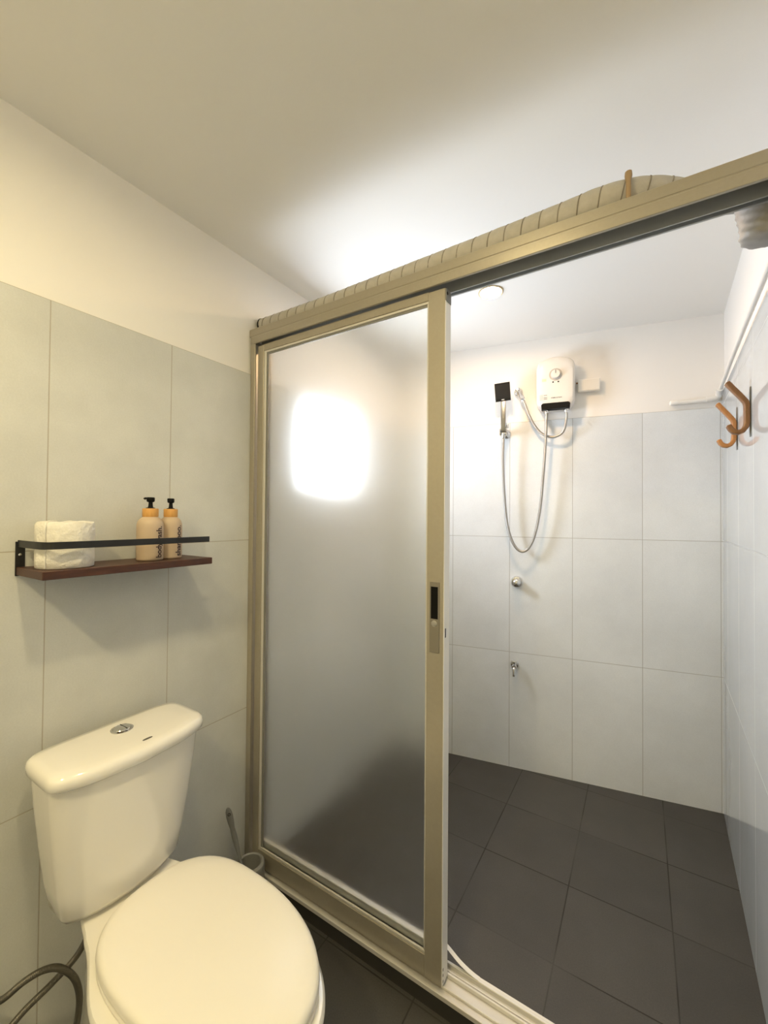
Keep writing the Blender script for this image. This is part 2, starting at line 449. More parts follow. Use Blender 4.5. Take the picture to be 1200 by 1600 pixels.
# pull handle
hp = bm_new()
for x0, x1, z0, z1 in ((0.7185, 0.7465, 1.106, 1.118), (0.7185, 0.7465, 0.931, 1.020), (0.7185, 0.7215, 1.02, 1.106), (0.7425, 0.7465, 1.02, 1.106)):
    D(hp, x0, x1, YL0-0.003, YL0+0.0005, z0, z1, 0.0006)
han = obj('pull_handle', hp, M['platepaint'], stile, loc=(0, 0, 0)); han['label'] = 'grey metal recessed pull plate with lock'
rc = bm_new(); D(rc, 0.7215, 0.7425, YL0-0.0007, YL0-0.0002, 1.02, 1.106); obj('finger_recess', rc, M['black'], stile, ang=0)
lk = bm_new(); lathe(lk, [(0.0085, 0), (0.0085, 0.0012), (0.006, 0.002), (0.002, 0.002)], (0.7325-0.4, YL0-0.003-1.015, 1.008-0.063), (0,-1,0), 20); obj('lock_cylinder', lk, M['steel'], stile)
ls = bm_new()
D(ls, 0.7574, 0.7592, 1.012, 1.018, 0.972, 0.996)
for z in (0.084, 0.096, 0.108): pass
for z0, z1 in ((0.072, 0.079), (0.088, 0.094), (0.102, 0.109)): D(ls, 0.7574, 0.7592, 1.010, 1.013, z0, z1)
obj('latch_slot', ls, M['black'], stile, ang=0)
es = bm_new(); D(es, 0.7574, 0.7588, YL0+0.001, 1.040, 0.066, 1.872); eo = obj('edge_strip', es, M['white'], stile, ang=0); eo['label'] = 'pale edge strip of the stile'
ec = bm_new(); D(ec, 0.7575, 0.7605, 1.006, 1.039, 1.872, 1.905, 0.0006); obj('end_cap', ec, M['grey'], stile)
sw = bm_new(); lathe(sw, [(0.0045, 0), (0.0045, 0.0006)], (0.7606-0.4, 1.012-1.015, 1.893-0.063), (1,0,0), 14); obj('end_screw', sw, M['black'], stile)

# flexible duct along the header
dpts = [(0.008, 1.046, 1.999), (0.12, 1.047, 1.998), (0.33, 1.047, 1.997), (0.53, 1.047, 1.999), (0.84, 1.048, 2.002), (1.01, 1.049, 2.006), (1.12, 1.050, 2.010), (1.185, 1.060, 2.010), (1.24, 1.085, 2.006), (1.285, 1.112, 1.998), (1.33, 1.120, 1.988)]
def dr_rad(Ln): return 0.028+0.008*min(1.0, max(0.0, (Ln-0.3)/0.8))
def rib(t, Ln, base, pitch=0.042):
    n = 28; out = []
    for j in range(n):
        ph = (Ln/pitch + j/n) % 1.0
        out.append(base*(1.0 + 0.035*math.sin(PI*ph)**0.6 - 0.02 + 0.008*math.sin(6*j+Ln*55)))
    return out
dm = bm_new()
tube(dm, dpts, 0.03, n=28, k=40, rfun=lambda t, Ln: rib(t, Ln, dr_rad(Ln)), cap0=False)
duct = tag(obj('flexible_duct', dm, M['duct'], ang=60), 'beige spiral-ribbed flexible duct lying along the top of the shower door frame', 'duct')
P = smooth_path(dpts, 40); x, y, _ = frame(P[1]-P[0]); sp = []; Ln = 0.0
for i in range(1, len(P)):
    Ln += (P[i]-P[i-1]).length
    a = -2*PI*Ln/0.042
    T0 = (P[min(i+1, len(P)-1)]-P[i-1]).normalized(); xx = (x-T0*x.dot(T0)).normalized(); yy = T0.cross(xx)
    sp.append((P[i], xx, yy, a, Ln))
fine = []
for (p0, x0, y0, a0, l0), (p1, x1, y1, a1, l1) in zip(sp[:-1], sp[1:]):
    for k in range(6):
        f = k/6; a = a0+(a1-a0)*f; r_ = dr_rad(l0)*0.985
        fine.append(p0.lerp(p1, f) + (x0.lerp(x1, f)*math.cos(a)+y0.lerp(y1, f)*math.sin(a))*r_)
sm = bm_new(); tube(sm, fine[::2], 0.0016, n=6, smooth=False); obj('spiral_seam', sm, M['seam'], duct)
mo = bm_new()
lathe(mo, [(0.0285, 0.0), (0.0300, 0.002), (0.0285, 0.008), (0.0240, 0.008), (0.0240, 0.03), (0.001, 0.03)], (0.003, 1.046, 1.999), (1, 0, 0), 24, cap0=False)
mo_ = obj('open_end', mo, M['black'], duct); mo_['label'] = 'dark open mouth of the duct'
hg = bm_new()
hpts = [(1.325, 1.120, 1.989), (1.355, 1.122, 1.987), (1.395, 1.122, 1.976), (1.412, 1.122, 1.935), (1.416, 1.122, 1.885), (1.416, 1.122, 1.862)]
def crink(t, Ln):
    base = 0.034 + 0.006*min(1, t*1.6)
    if t > 0.80: base *= math.sqrt(max(0.02, 1-((t-0.80)/0.205)**2))
    return [base*(1+0.07*math.sin(5*2*PI*j/28+Ln*130)*math.sin(Ln*210+j*0.7)+0.03*math.sin(j*1.9+Ln*330)) for j in range(28)]
tube(hg, hpts, 0.05, n=28, k=14, rfun=crink)
h_ = obj('hanging_end', hg, M['foil'], duct, ang=60); h_['label'] = 'crumpled grey end drooping behind the header'
pg = bm_new(); lathe(pg, [(0.0050, 0), (0.0052, 0.012), (0.0050, 0.046), (0.0066, 0.050), (0.0074, 0.056), (0.0066, 0.0635), (0.002, 0.067)], (1.178, 1.006, 1.9675), (0, 0, 1), 14)
tag(obj('peg', pg, M['peg']), 'small brown round-headed peg standing on the door header against the duct', 'peg')

# ------------------------------------------------------------------ toilet
TY = 0.525
to = thing('toilet', 'white close-coupled toilet with lid down, its tank against the left wall', 'toilet', (0.0, TY, 0.0))
def ring(o, z): return [(x, y, z) for x, y in o]
def bowl_outline(x0, x1, hw, neck, n=48):
    """egg-shaped bowl with a straight neck running back under the tank"""
    cx = x0 + (x1-x0)*0.50; pts = []
    xs = [x0 + (x1-x0)*(1-math.cos(PI*i/n))/2 for i in range(n+1)]
    def half(x):
        if x >= cx: return hw*max(0.0, 1-((x-cx)/(x1-cx))**2.15)**(1/2.15)
        t = min(1.0, max(0.0, (cx-x)/(0.62*(cx-x0))))
        t = t*t*(3-2*t)
        h = hw*(1-t) + neck*t
        if x < 0.21: h *= 0.55 + 0.45*max(0.0, (x-x0)/(0.21-x0))**0.7
        e = (x-x0)/0.012
        return h*min(1.0, math.sqrt(max(0.0, e))) if e < 1 else h
    for x in xs: pts.append((x, half(x)))
    for x in reversed(xs[1:-1]): pts.append((x, -half(x)))
    return pts
bo = bm_new()
prof = [(0.02, 0.58, 0.128, 0.115, 0.0), (0.03, 0.565, 0.118, 0.108, 0.02), (0.05, 0.545, 0.105, 0.095, 0.07), (0.06, 0.555, 0.105, 0.092, 0.16), (0.06, 0.61, 0.125, 0.088, 0.24),
        (0.06, 0.68, 0.152, 0.096, 0.31), (0.06, 0.722, 0.170, 0.108, 0.36), (0.06, 0.730, 0.174, 0.115, 0.383), (0.06, 0.730, 0.174, 0.115, 0.391), (0.064, 0.725, 0.170, 0.111, 0.397)]
loft(bo, [ring(bowl_outline(a, b, c, d), z) for a, b, c, d, z in prof]); obj('bowl', bo, M['ceramic'], to, ang=50)
def seat_outline(k, dx=0.0):
    pts = []
    for i in range(72):
        t = 2*PI*i/72; c, s = math.cos(t), math.sin(t)
        e = 2.12 if c > 0 else 2.9
        a = (0.280 if c > 0 else 0.216)
        x = 0.430 + dx + k*a*math.copysign(abs(c)**(2/e), c); y = k*0.157*math.copysign(abs(s)**(2/(2.12 if c > 0 else 2.45)), s)
        pts.append((x, y+0.008))
    return pts
se = bm_new()
loft(se, [ring(seat_outline(0.985), 0.397), ring(seat_outline(1.0), 0.400), ring(seat_outline(1.0), 0.407), ring(seat_outline(0.985), 0.409)]); obj('seat', se, M['seat'], to, ang=50)
sl_ = bm_new()
loft(sl_, [ring(seat_outline(k, 0.0), z) for k, z in ((0.985, 0.410), (1.003, 0.413), (1.006, 0.419), (0.998, 0.427), (0.975, 0.4325), (0.93, 0.4355), (0.8, 0.438), (0.5, 0.4395), (0.2, 0.440), (0.02, 0.440))]); obj('seat_lid', sl_, M['seat'], to, ang=60)
def tank_ring(x0, x1, hw, bow, z, e=7.0, cy=-0.008):
    return [(x, y, z) for x, y in superell((x0+x1)/2, (x1-x0)/2, hw, e, 72, bow, cy)]
ta = bm_new()
loft(ta, [tank_ring(0.085, 0.165, 0.105, 0.02, 0.402, 4), tank_ring(0.070, 0.185, 0.122, 0.026, 0.408, 5), tank_ring(0.062, 0.196, 0.130, 0.030, 0.425), tank_ring(0.056, 0.203, 0.139, 0.030, 0.48),
          tank_ring(0.053, 0.213, 0.150, 0.030, 0.57), tank_ring(0.050, 0.222, 0.159, 0.030, 0.66), tank_ring(0.050, 0.228, 0.164, 0.030, 0.728)]); obj('tank', ta, M['ceramic'], to, ang=50)
tk = bm_new()
loft(tk, [tank_ring(0.046, 0.238, 0.169, 0.030, 0.7275), tank_ring(0.043, 0.2415, 0.172, 0.030, 0.731), tank_ring(0.043, 0.243, 0.173, 0.030, 0.745), tank_ring(0.046, 0.240, 0.1705, 0.030, 0.754),
          tank_ring(0.053, 0.233, 0.165, 0.029, 0.7595), tank_ring(0.07, 0.217, 0.152, 0.026, 0.762, 6), tank_ring(0.10, 0.19, 0.11, 0.015, 0.763, 5)]); tlid = obj('tank_lid', tk, M['ceramic'], to, ang=50)
fb = bm_new()
lathe(fb, [(0.0245, 0), (0.0245, 0.002), (0.021, 0.0042), (0.0195, 0.0030), (0.018, 0.0050), (0.006, 0.0058), (0.001, 0.0058)], (0.115, -0.004, 0.7628), (0, 0, 1), 32); fbo = obj('flush_button', fb, M['chrome'], tlid)
fs = bm_new(); bx(fs, 0.0975, 0.1325, -0.0002, 0.0010, 0.7676, 0.7689); obj('button_split', fs, M['black'], tlid, ang=0)
lg = bm_new(); prism(lg, superell(0.0, 0.0032, 0.0115, 2.5, 20), 0.0, 0.0004, Matrix.Translation((0.2095, 0.008, 0.7623)) @ Matrix.Rotation(math.radians(7), 4, 'Y')); obj('maker_mark', lg, M['print'], tlid, ang=0)
wn = bm_new(); lathe(wn, [(0.024, 0), (0.026, 0.002), (0.026, 0.010), (0.020, 0.012), (0.020, 0.020)], (0.115, -0.075, 0.383), (0, 0, 1), 24); obj('tank_washer', wn, M['nut'], to)

# supply hose looping on the wall beside the bowl
wh = bm_new()
tube(wh, [(0.030, 0.292, 0.262), (0.075, 0.315, 0.283), (0.095, 0.346, 0.304), (0.100, 0.378, 0.301), (0.100, 0.408, 0.277), (0.100, 0.437, 0.225), (0.100, 0.446, 0.160), (0.096, 0.430, 0.085), (0.085, 0.375, 0.050),
          (0.078, 0.315, 0.075), (0.075, 0.292, 0.130), (0.075, 0.305, 0.190), (0.076, 0.347, 0.222), (0.080, 0.400, 0.240), (0.090, 0.443, 0.268), (0.105, 0.462, 0.320), (0.114, 0.452, 0.366)], 0.0068, n=12, k=8)
who = obj('supply_hose', wh, M['darkbraid']); tag(who, 'dark braided water hose looping by the wall beside the toilet bowl', 'hose')
nn = bm_new(); cyl(nn, (0.1135, 0.4535, 0.360), (0.1145, 0.4500, 0.3825), 0.0105, 6, 0.001); obj('hose_nut', nn, M['chrome'], who)
av = thing('angle_valve', 'dark metal angle valve on the left wall at the start of the looping hose', 'valve', (0.0, 0.275, 0.255))
b_ = bm_new(); lathe(b_, [(0.024, 0), (0.022, 0.004), (0.011, 0.006), (0.011, 0.030), (0.014, 0.032), (0.014, 0.050), (0.006, 0.052)], (0, 0, 0), (1, 0, 0), 20); obj('valve_body', b_, M['steel'], av)
b_ = bm_new(); cyl(b_, (0.036, 0.005, 0.002), (0.030, 0.0165, 0.0065), 0.0095, 6, 0.001); obj('outlet_nut', b_, M['chrome'], av)
b_ = bm_new(); lathe(b_, [(0.016, 0), (0.018, 0.003), (0.018, 0.014), (0.012, 0.018)], (0.050, 0, 0), (1, 0, 0), 10); obj('valve_handle', b_, M['chrome'], av)

# brush in its holder
bh = thing('brush_holder', 'grey plastic toilet brush holder on the floor in the corner behind the toilet', 'brush holder', (0.100, 0.934, 0.0))
b_ = bm_new(); lathe(b_, [(0.040, 0), (0.042, 0.004), (0.046, 0.10), (0.047, 0.13), (0.045, 0.140), (0.038, 0.146), (0.034, 0.143), (0.033, 0.02), (0.001, 0.018)], n=32); obj('cup', b_, M['grey'], bh)
br = thing('toilet_brush', 'grey toilet brush with long tapered handle leaning in its holder', 'toilet brush', (0.092, 0.929, 0.03))
b_ = bm_new()
P0, P1 = Vector((0.0, 0.0, 0.03)), Vector((-0.040, -0.049, 0.305)); ax = (P1-P0).normalized(); side = Vector((0.55, 0.83, 0)); side = (side-ax*side.dot(ax)).normalized(); nrm = ax.cross(side)
hr = []
for t, w_, d_ in ((0, .005, .005), (.30, .0048, .0048), (.42, .0052, .0048), (.55, .0075, .0055), (.64, .0085, .006), (.70, .0080, .006), (.75, .0072, .0055), (.82, .0095, .0055), (.90, .0105, .0055), (.96, .0090, .005), (.99, .0055, .004), (1.0, .002, .002)):
    c = P0.lerp(P1, t); hr.append([c + side*w_*math.cos(2*PI*i/16) + nrm*d_*math.sin(2*PI*i/16) for i in range(16)])
loft(b_, hr); hobj = obj('handle', b_, M['grey'], br, ang=60)
b_ = bm_new(); c = P0.lerp(P1, 0.93)
for sgn in (1, -1): lathe(b_, [(0.0048, 0), (0.0048, 0.0012), (0.003, 0.0012), (0.0028, 0.0002), (0.0005, 0.0002)], c + nrm*sgn*0.0046, nrm*sgn, 16)
obj('hang_hole', b_, M['black'], hobj)
b_ = bm_new(); lathe(b_, [(0.010, 0), (0.024, 0.006), (0.026, 0.03), (0.024, 0.06), (0.008, 0.07), (0.005, 0.075)], (0, 0, -0.006), (0, 0, 1), 24); obj('bristle_head', b_, M['white'], br)

# ------------------------------------------------------------------ wall shelf and what stands on it
sh = thing('wall_shelf', 'dark walnut wall shelf with thin black front rail above the toilet', 'shelf', (0.0, 0.543, 1.153))
b_ = bm_new(); bx(b_, 0.001, 0.150, -0.198, 0.199, 0.0, 0.018, 0.0012, 1); obj('board', b_, M['walnut'], sh)
b_ = bm_new(); bx(b_, 0.0, 0.0035, -0.200, -0.1825, -0.002, 0.076, 0.0008, 1); pl = obj('bracket_plate', b_, M['blackmetal'], sh)
b_ = bm_new(); lathe(b_, [(0.0032, 0), (0.0032, 0.001), (0.002, 0.0018)], (0.0035, -0.192, 0.046), (1, 0, 0), 14); obj('screw', b_, M['chrome'], pl)
b_ = bm_new(); y0 = -0.1965
ribbon(b_, [(0.0015, y0+0.002, 0.0715), (0.05, y0, 0.0715), (0.10, y0, 0.0715), (0.128, y0+0.001, 0.0715), (0.139, y0+0.005, 0.0715), (0.146, y0+0.012, 0.0715), (0.149, y0+0.022, 0.0715), (0.1495, y0+0.05, 0.0715), (0.1495, 0.188, 0.0715)], 0.003, 0.0155)
obj('rail', b_, M['blackmetal'], sh)

pr_ = thing('toilet_paper_roll', 'paper-wrapped toilet roll standing at the left end of the shelf', 'toilet paper', (0.078, 0.410, 1.171))
b_ = bm_new(); rings = []
def paper_ring(k, z, ph):
    o = []
    for i in range(64):
        t = 2*PI*i/64; rad = 0.0555*k
        rad *= 1 + 0.010*math.sin(7*t+ph) + 0.007*math.sin(15*t-2*ph) - 0.022*math.cos(4*(t+0.95))*-1 + 0.05*math.exp(-((math.atan2(math.sin(t+0.95), math.cos(t+0.95)))/0.10)**2)
        o.append((rad*math.cos(t), rad*math.sin(t), z + (0.0016*math.sin(5*t+ph))*(1 if z > 0.01 else 0)))
    return o
for k, z, ph in ((0.93, 0.0, 0), (0.99, 0.002, 0.1), (1.0, 0.02, 0.3), (0.995, 0.05, 0.6), (1.0, 0.08, 0.9), (0.995, 0.098, 1.1), (0.96, 0.1025, 1.2), (0.6, 0.1045, 1.3), (0.42, 0.1035, 1.3), (0.38, 0.098, 1.3)): rings.append(paper_ring(k, z, ph))
loft(b_, rings); ro = obj('wrapper', b_, M['paper'], pr_, ang=60)
b_ = bm_new(); tube(b_, [(0.0595*math.cos(-0.95), 0.0595*math.sin(-0.95), 0.003), (0.0600*math.cos(-0.96), 0.0600*math.sin(-0.96), 0.05), (0.0592*math.cos(-0.94), 0.0592*math.sin(-0.94), 0.1), (0.03*math.cos(-0.9), 0.03*math.sin(-0.9), 0.1055)], 0.0011, n=8); obj('wrapper_seam', b_, M['paper'], ro)

def pump_bottle(x, y, r, word, label, phi0, dz, tlen, nozzle):
    bt = thing('pump_bottle', label, 'bottle', (x, y, 1.171), 0.0, 'pump bottles on the shelf')
    b = bm_new(); H = 0.116
    prof = [(r*0.9, 0), (r*0.97, 0.0015), (r, 0.005), (r, 0.088), (r*0.985, 0.096), (r*0.93, 0.103), (r*0.82, 0.109), (r*0.66, 0.1135), (r*0.55, 0.116), (r*0.5, 0.119)]
    lathe(b, prof, n=40); bd = obj('body', b, M['bottle'], bt, ang=60)
    b = bm_new(); q = r*0.60; lathe(b, [(q*0.95, 0.116), (q, 0.1175), (q, 0.137), (q*0.95, 0.1385), (q*0.5, 0.1385)], n=32); obj('collar', b, M['bamboo'], bt)
    b = bm_new(); q = r
    lathe(b, [(q*0.30, 0.1385), (q*0.36, 0.140), (q*0.20, 0.1415), (q*0.17, 0.146), (q*0.15, 0.155), (q*0.26, 0.1565), (q*0.30, 0.1585), (q*0.31, 0.1665), (q*0.27, 0.1685)], n=20)
    pu = obj('pump', b, M['black'], bt)
    b = bm_new(); d = Vector((math.cos(nozzle), math.sin(nozzle), 0))
    tube(b, [d*0.004 + Vector((0,0,0.1645)), d*0.010 + Vector((0,0,0.1655)), d*0.0135 + Vector((0,0,0.1650)), d*0.0155 + Vector((0,0,0.1630))], 0.0030, n=10, k=4); obj('nozzle', b, M['black'], pu)
    t = text_bm(word, 0.0235, tlen, 0.0006)
    bmesh.ops.triangulate(t, faces=list(t.faces))
    for yy in (-0.003, 0.0, 0.003, 0.006, 0.009, 0.012, 0.015):
        bmesh.ops.bisect_plane(t, geom=list(t.verts)+list(t.edges)+list(t.faces), plane_co=(0, yy, 0), plane_no=(0, 1, 0))
    for v in t.verts:
        ph = phi0 - (v.co.y-0.004)/r; rad = r + 0.00035
        v.co = Vector((rad*math.cos(ph), rad*math.sin(ph), dz + v.co.x))
    lt = obj('lettering', t, M['ink'], bd, ang=0)
    return bt
pump_bottle(0.080, 0.601, 0.0325, 'bodywash.', 'sand-coloured pump bottle lettered body wash on the shelf, the nearer to the paper', math.radians(19), 0.008, 0.083, math.radians(-120))
pump_bottle(0.068, 0.664, 0.0300, 'shampoo.', 'sand-coloured pump bottle lettered shampoo, nearest the right end of the shelf', math.radians(20), 0.007, 0.086, math.radians(150))

# ------------------------------------------------------------------ things on the shower's back wall
def BW(s, z, off=0.0):
    x, y = bp(s, off); return (x, y, z)
# in each root's local frame: x along the wall to the right, -y towards the room, z up
HS, HZ = 0.846, 1.83
he = thing('water_heater', 'white wall-mounted electric shower heater with round dial and black lower panel', 'water heater', BW(HS, HZ), BA)
hx = [(-0.060, 0.001), (-0.066, 0.004), (-0.078, 0.020), (-0.0855, 0.034), (-0.0875, 0.050), (-0.0885, 0.12), (-0.0885, 0.195), (-0.0872, 0.214), (-0.0825, 0.2305), (-0.070, 0.243), (-0.045, 0.2545), (-0.022, 0.2605)]
half = hx; full = half + [(0.0, 0.2625)] + [(-x, z) for x, z in reversed(half)]
def hring(k, y, dz=0.0):
    c = 0.13; return [(x*k, y, c+(z-c)*(1-(1-k)*0.75)+dz) for x, z in full]
b_ = bm_new(); loft(b_, [hring(0.985, -0.001), hring(0.995, -0.010), hring(1.0, -0.012), hring(1.0, -0.055), hring(0.985, -0.068), hring(0.94, -0.078), hring(0.86, -0.084), hring(0.70, -0.0865), hring(0.4, -0.0875)]); obj('case', b_, M['heater'], he, ang=28)
b_ = bm_new(); lathe(b_, [(0.030, -0.001), (0.030, 0.001), (0.0275, 0.002), (0.0265, 0.0005), (0.022, 0.0005)], (0.0, -0.0873, 0.166), (0, -1, 0), 40); ring_ = obj('dial_ring', b_, M['ringgrey'], he)
b_ = bm_new(); lathe(b_, [(0.0215, 0), (0.0205, 0.012), (0.0185, 0.0145), (0.001, 0.015)], (0.0, -0.0878, 0.166), (0, -1, 0), 40); dial = obj('dial', b_, M['heater'], he)
b_ = bm_new(); bx(b_, -0.0013, 0.0013, -0.1034, -0.1026, 0.168, 0.184); obj('pointer', b_, M['black'], dial, ang=0)
for dx in (-0.0115, 0.0125):
    b_ = bm_new(); bx(b_, dx-0.0035, dx+0.0035, -0.0885, -0.0870, 0.1265, 0.1330, 0.0006, 1); obj('indicator', b_, M['black'], he)
b_ = bm_new()
pan = [(-0.064, 0.0), (-0.066, 0.020), (-0.062, 0.0265), (-0.056, 0.029), (0.056, 0.029), (0.062, 0.0265), (0.066, 0.020), (0.064, 0.0)]
loft(b_, [[(x, -0.045, z) for x, z in pan], [(x, -0.0868, z) for x, z in pan], [(x*0.985, -0.0890, z*0.96+0.0006) for x, z in pan]]); obj('lower_panel', b_, M['black'], he)
FK = [(1.0, -0.055), (0.985, -0.068), (0.94, -0.078), (0.86, -0.084), (0.70, -0.0865), (0.4, -0.0875), (-1.0, -0.0876)]
def yface(x, z):
    """depth of the case's front at (x, z)"""
    kz = 1-(1-abs(z-0.13)/0.1300)/0.75; k = min(1.0, max(abs(x)/0.0885, kz))
    for (k0, y0), (k1, y1) in zip(FK[:-1], FK[1:]):
        if k >= k1: return y1 + (y0-y1)*(k-k1)/(k0-k1)
    return -0.0876
def decal(x0, x1, z0, z1, lift):
    b = bm_new(); n = 8; g = []
    for d in (lift, lift-0.0008):
        g.append([[b.verts.new((x0+(x1-x0)*i/n, yface(x0+(x1-x0)*i/n, z0+(z1-z0)*j/n)-d, z0+(z1-z0)*j/n)) for j in range(n+1)] for i in range(n+1)])
    for q in g:
        for i in range(n):
            for j in range(n): b.faces.new((q[i][j], q[i+1][j], q[i+1][j+1], q[i][j+1]))
    rim = [(i, 0) for i in range(n)] + [(n, j) for j in range(n)] + [(n-i, n) for i in range(n)] + [(0, n-j) for j in range(n)]
    for (a, c), (e, f) in zip(rim, rim[1:]+rim[:1]): b.faces.new((g[0][a][c], g[0][e][f], g[1][e][f], g[1][a][c]))
    return b
b_ = text_bm('STIEBEL ELTRON', 0.0066, 0.048, 0.0002)
bmesh.ops.triangulate(b_, faces=list(b_.faces))
for v in b_.verts:
    x, z = v.co.x-0.020, v.co.y+0.0505
    v.co = Vector((x, yface(x, z)-0.0008, z))
lt = obj('brand_lettering', b_, M['print'], he, ang=0)
sk = obj('rating_sticker', decal(-0.074, -0.036, 0.044, 0.074, 0.0007), M['sticker'], he, ang=0); sk['label'] = 'pale sticker with printed lines'
for z in (0.048, 0.055, 0.0665): obj('printed_line', decal(-0.054, -0.039, z, z+0.0022, 0.0011), M['print'], sk, ang=0)
obj('printed_line', decal(-0.0725, -0.058, 0.0465, 0.0715, 0.0011), M['greyprint'], sk, ang=0)
obj('yellow_sticker', decal(-0.062, -0.042, 0.136, 0.149, 0.0007), M['yellow'], he, ang=0)
for dx in (-0.040, 0.049):
    b_ = bm_new(); lathe(b_, [(0.0105, 0), (0.0115, 0.002), (0.0115, 0.014), (0.009, 0.016), (0.0075, 0.024)], (dx, -0.066, 0.006), (0, 0, -1), 12); obj('pipe_fitting', b_, M['chrome'], he)

# shower hose from the heater down and up to the hand shower
def BL(pts): return [BW(s, z, o) for s, z, o in pts]
b_ = bm_new()
tube(b_, BL([(0.806, 1.820, 0.066), (0.805, 1.790, 0.066), (0.801, 1.676, 0.060), (0.791, 1.517, 0.055), (0.774, 1.325, 0.052), (0.742, 1.180, 0.050), (0.698, 1.124, 0.050), (0.652, 1.156, 0.050), (0.619, 1.258, 0.052), (0.603, 1.423, 0.058), (0.597, 1.589, 0.064), (0.599, 1.690, 0.068), (0.599, 1.722, 0.069)]), 0.0068, n=14, k=12)
ho = obj('shower_hose', b_, M['braid']); tag(ho, 'long steel shower hose hanging in a loop from heater to hand shower', 'hose')
b_ = bm_new(); a, c = BW(0.599, 1.700, 0.0685), BW(0.599, 1.732, 0.0695); lathe(b_, [(0.0068, 0), (0.0095, 0.006), (0.0100, 0.030)], a, Vector(c)-Vector(a), 16); obj('hose_cone', b_, M['chrome'], ho)
# hand shower
hs = thing('hand_shower', 'hand shower with square black spray face on a flat chrome handle', 'hand shower', BW(0.600, 1.74, 0.070), BA)
b_ = bm_new(); bx(b_, -0.0135, 0.0105, -0.008, 0.006, 0.0, 0.158, 0.002, 2); obj('handle', b_, M['gunmetal'], hs)
T = Matrix.Translation((-0.004, -0.012, 0.1975)) @ Matrix.Rotation(math.radians(-3.0), 4, 'Y') @ Matrix.Rotation(math.radians(9), 4, 'X')
t = bmesh.new(); bx(t, -0.0385, 0.0385, -0.002, 0.008, -0.0465, 0.0465, 0.0015, 2); b_ = bm_new(); merge(b_, t, T); hd_ = obj('head', b_, M['chrome'], hs)
t = bmesh.new(); bx(t, -0.0375, 0.0375, -0.0055, -0.0018, -0.0455, 0.0455, 0.001, 1); b_ = bm_new(); merge(b_, t, T); obj('spray_face', b_, M['black'], hs)
t = bmesh.new()
for i in range(9):
    for j in range(9): bx(t, -0.033+i*0.0082-0.0009, -0.033+i*0.0082+0.0009, -0.0068, -0.0050, -0.031+j*0.0082-0.0009, -0.031+j*0.0082+0.0009)
b_ = bm_new(); merge(b_, t, T); obj('nozzles', b_, M['grey'], hs, ang=0)
t = bmesh.new(); bx(t, -0.007, 0.007, -0.0062, -0.0050, -0.0405, -0.0365); b_ = bm_new(); merge(b_, t, T); obj('face_mark', b_, M['sticker'], hs, ang=0)
# holder
hh = thing('shower_holder', 'chrome wall bracket gripping the hand shower handle', 'shower bracket', BW(0.607, 1.735), BA)
b_ = bm_new(); lathe(b_, [(0.026, 0), (0.026, 0.004), (0.022, 0.010), (0.012, 0.014), (0.011, 0.045)], (0, 0, 0), (0, -1, 0), 28); obj('flange', b_, M['chrome'], hh)
b_ = bm_new()
bx(b_, -0.026, 0.010, -0.058, -0.042, -0.018, 0.018, 0.004, 2)
bx(b_, -0.026, -0.0225, -0.084, -0.055, -0.016, 0.016, 0.0015, 1); bx(b_, 0.0065, 0.0105, -0.084, -0.055, -0.016, 0.016, 0.0015, 1)
obj('cradle', b_, M['chrome'], hh)
b_ = bm_new(); lathe(b_, [(0.008, 0), (0.0085, 0.004), (0.006, 0.02), (0.003, 0.026)], (0.010, -0.060, 0.020), (0.1, -0.1, 1), 14); obj('lever', b_, M['chrome'], hh)

# wall outlet and its hose to the heater
wo = thing('wall_outlet', 'chrome angled water outlet on the wall between hand shower and heater', 'water outlet', BW(0.668, 1.952), BA)
b_ = bm_new(); lathe(b_, [(0.022, 0), (0.022, 0.003), (0.018, 0.010), (0.012, 0.013), (0.012, 0.030), (0.015, 0.034), (0.013, 0.044), (0.004, 0.046)], (0, 0, 0), (0, -1, 0), 24); obj('flange', b_, M['chrome'], wo)
b_ = bm_new(); lathe(b_, [(0.010, 0), (0.0115, 0.004), (0.0115, 0.030), (0.0135, 0.032), (0.0135, 0.050), (0.010, 0.053), (0.0085, 0.062)], (0.002, -0.036, -0.006), (0.42, -0.12, -0.90), 8); obj('spout', b_, M['chrome'], wo)
b_ = bm_new()
tube(b_, BL([(0.696, 1.896, 0.043), (0.707, 1.860, 0.047), (0.732, 1.795, 0.044), (0.773, 1.729, 0.038), (0.830, 1.699, 0.040), (0.879, 1.718, 0.052), (0.8945, 1.775, 0.064), (0.8955, 1.822, 0.066)]), 0.0066, n=14, k=10)
tag(obj('heater_feed_hose', b_, M['braid']), 'short steel hose curving from wall outlet up to the heater', 'hose')
# blank box beside the heater
cx_ = thing('cable_box', 'white rectangular cable cover fixed to the wall right of the heater', 'cable cover', BW(0.9995, 1.918), BA)
b_ = bm_new(); bx(b_, -0.050, 0.048, -0.022, 0.0, 0.0, 0.060, 0.0015, 1); obj('box', b_, M['white'], cx_)
b_ = bm_new(); bx(b_, -0.047, 0.044, -0.0255, -0.0215, 0.003, 0.057, 0.0012, 1); obj('cover', b_, M['white'], cx_)
b_ = bm_new(); cyl(b_, (-0.058, -0.010, 0.047), (-0.050, -0.010, 0.047), 0.004, 12); obj('cable_gland', b_, M['oak_dark'], cx_)
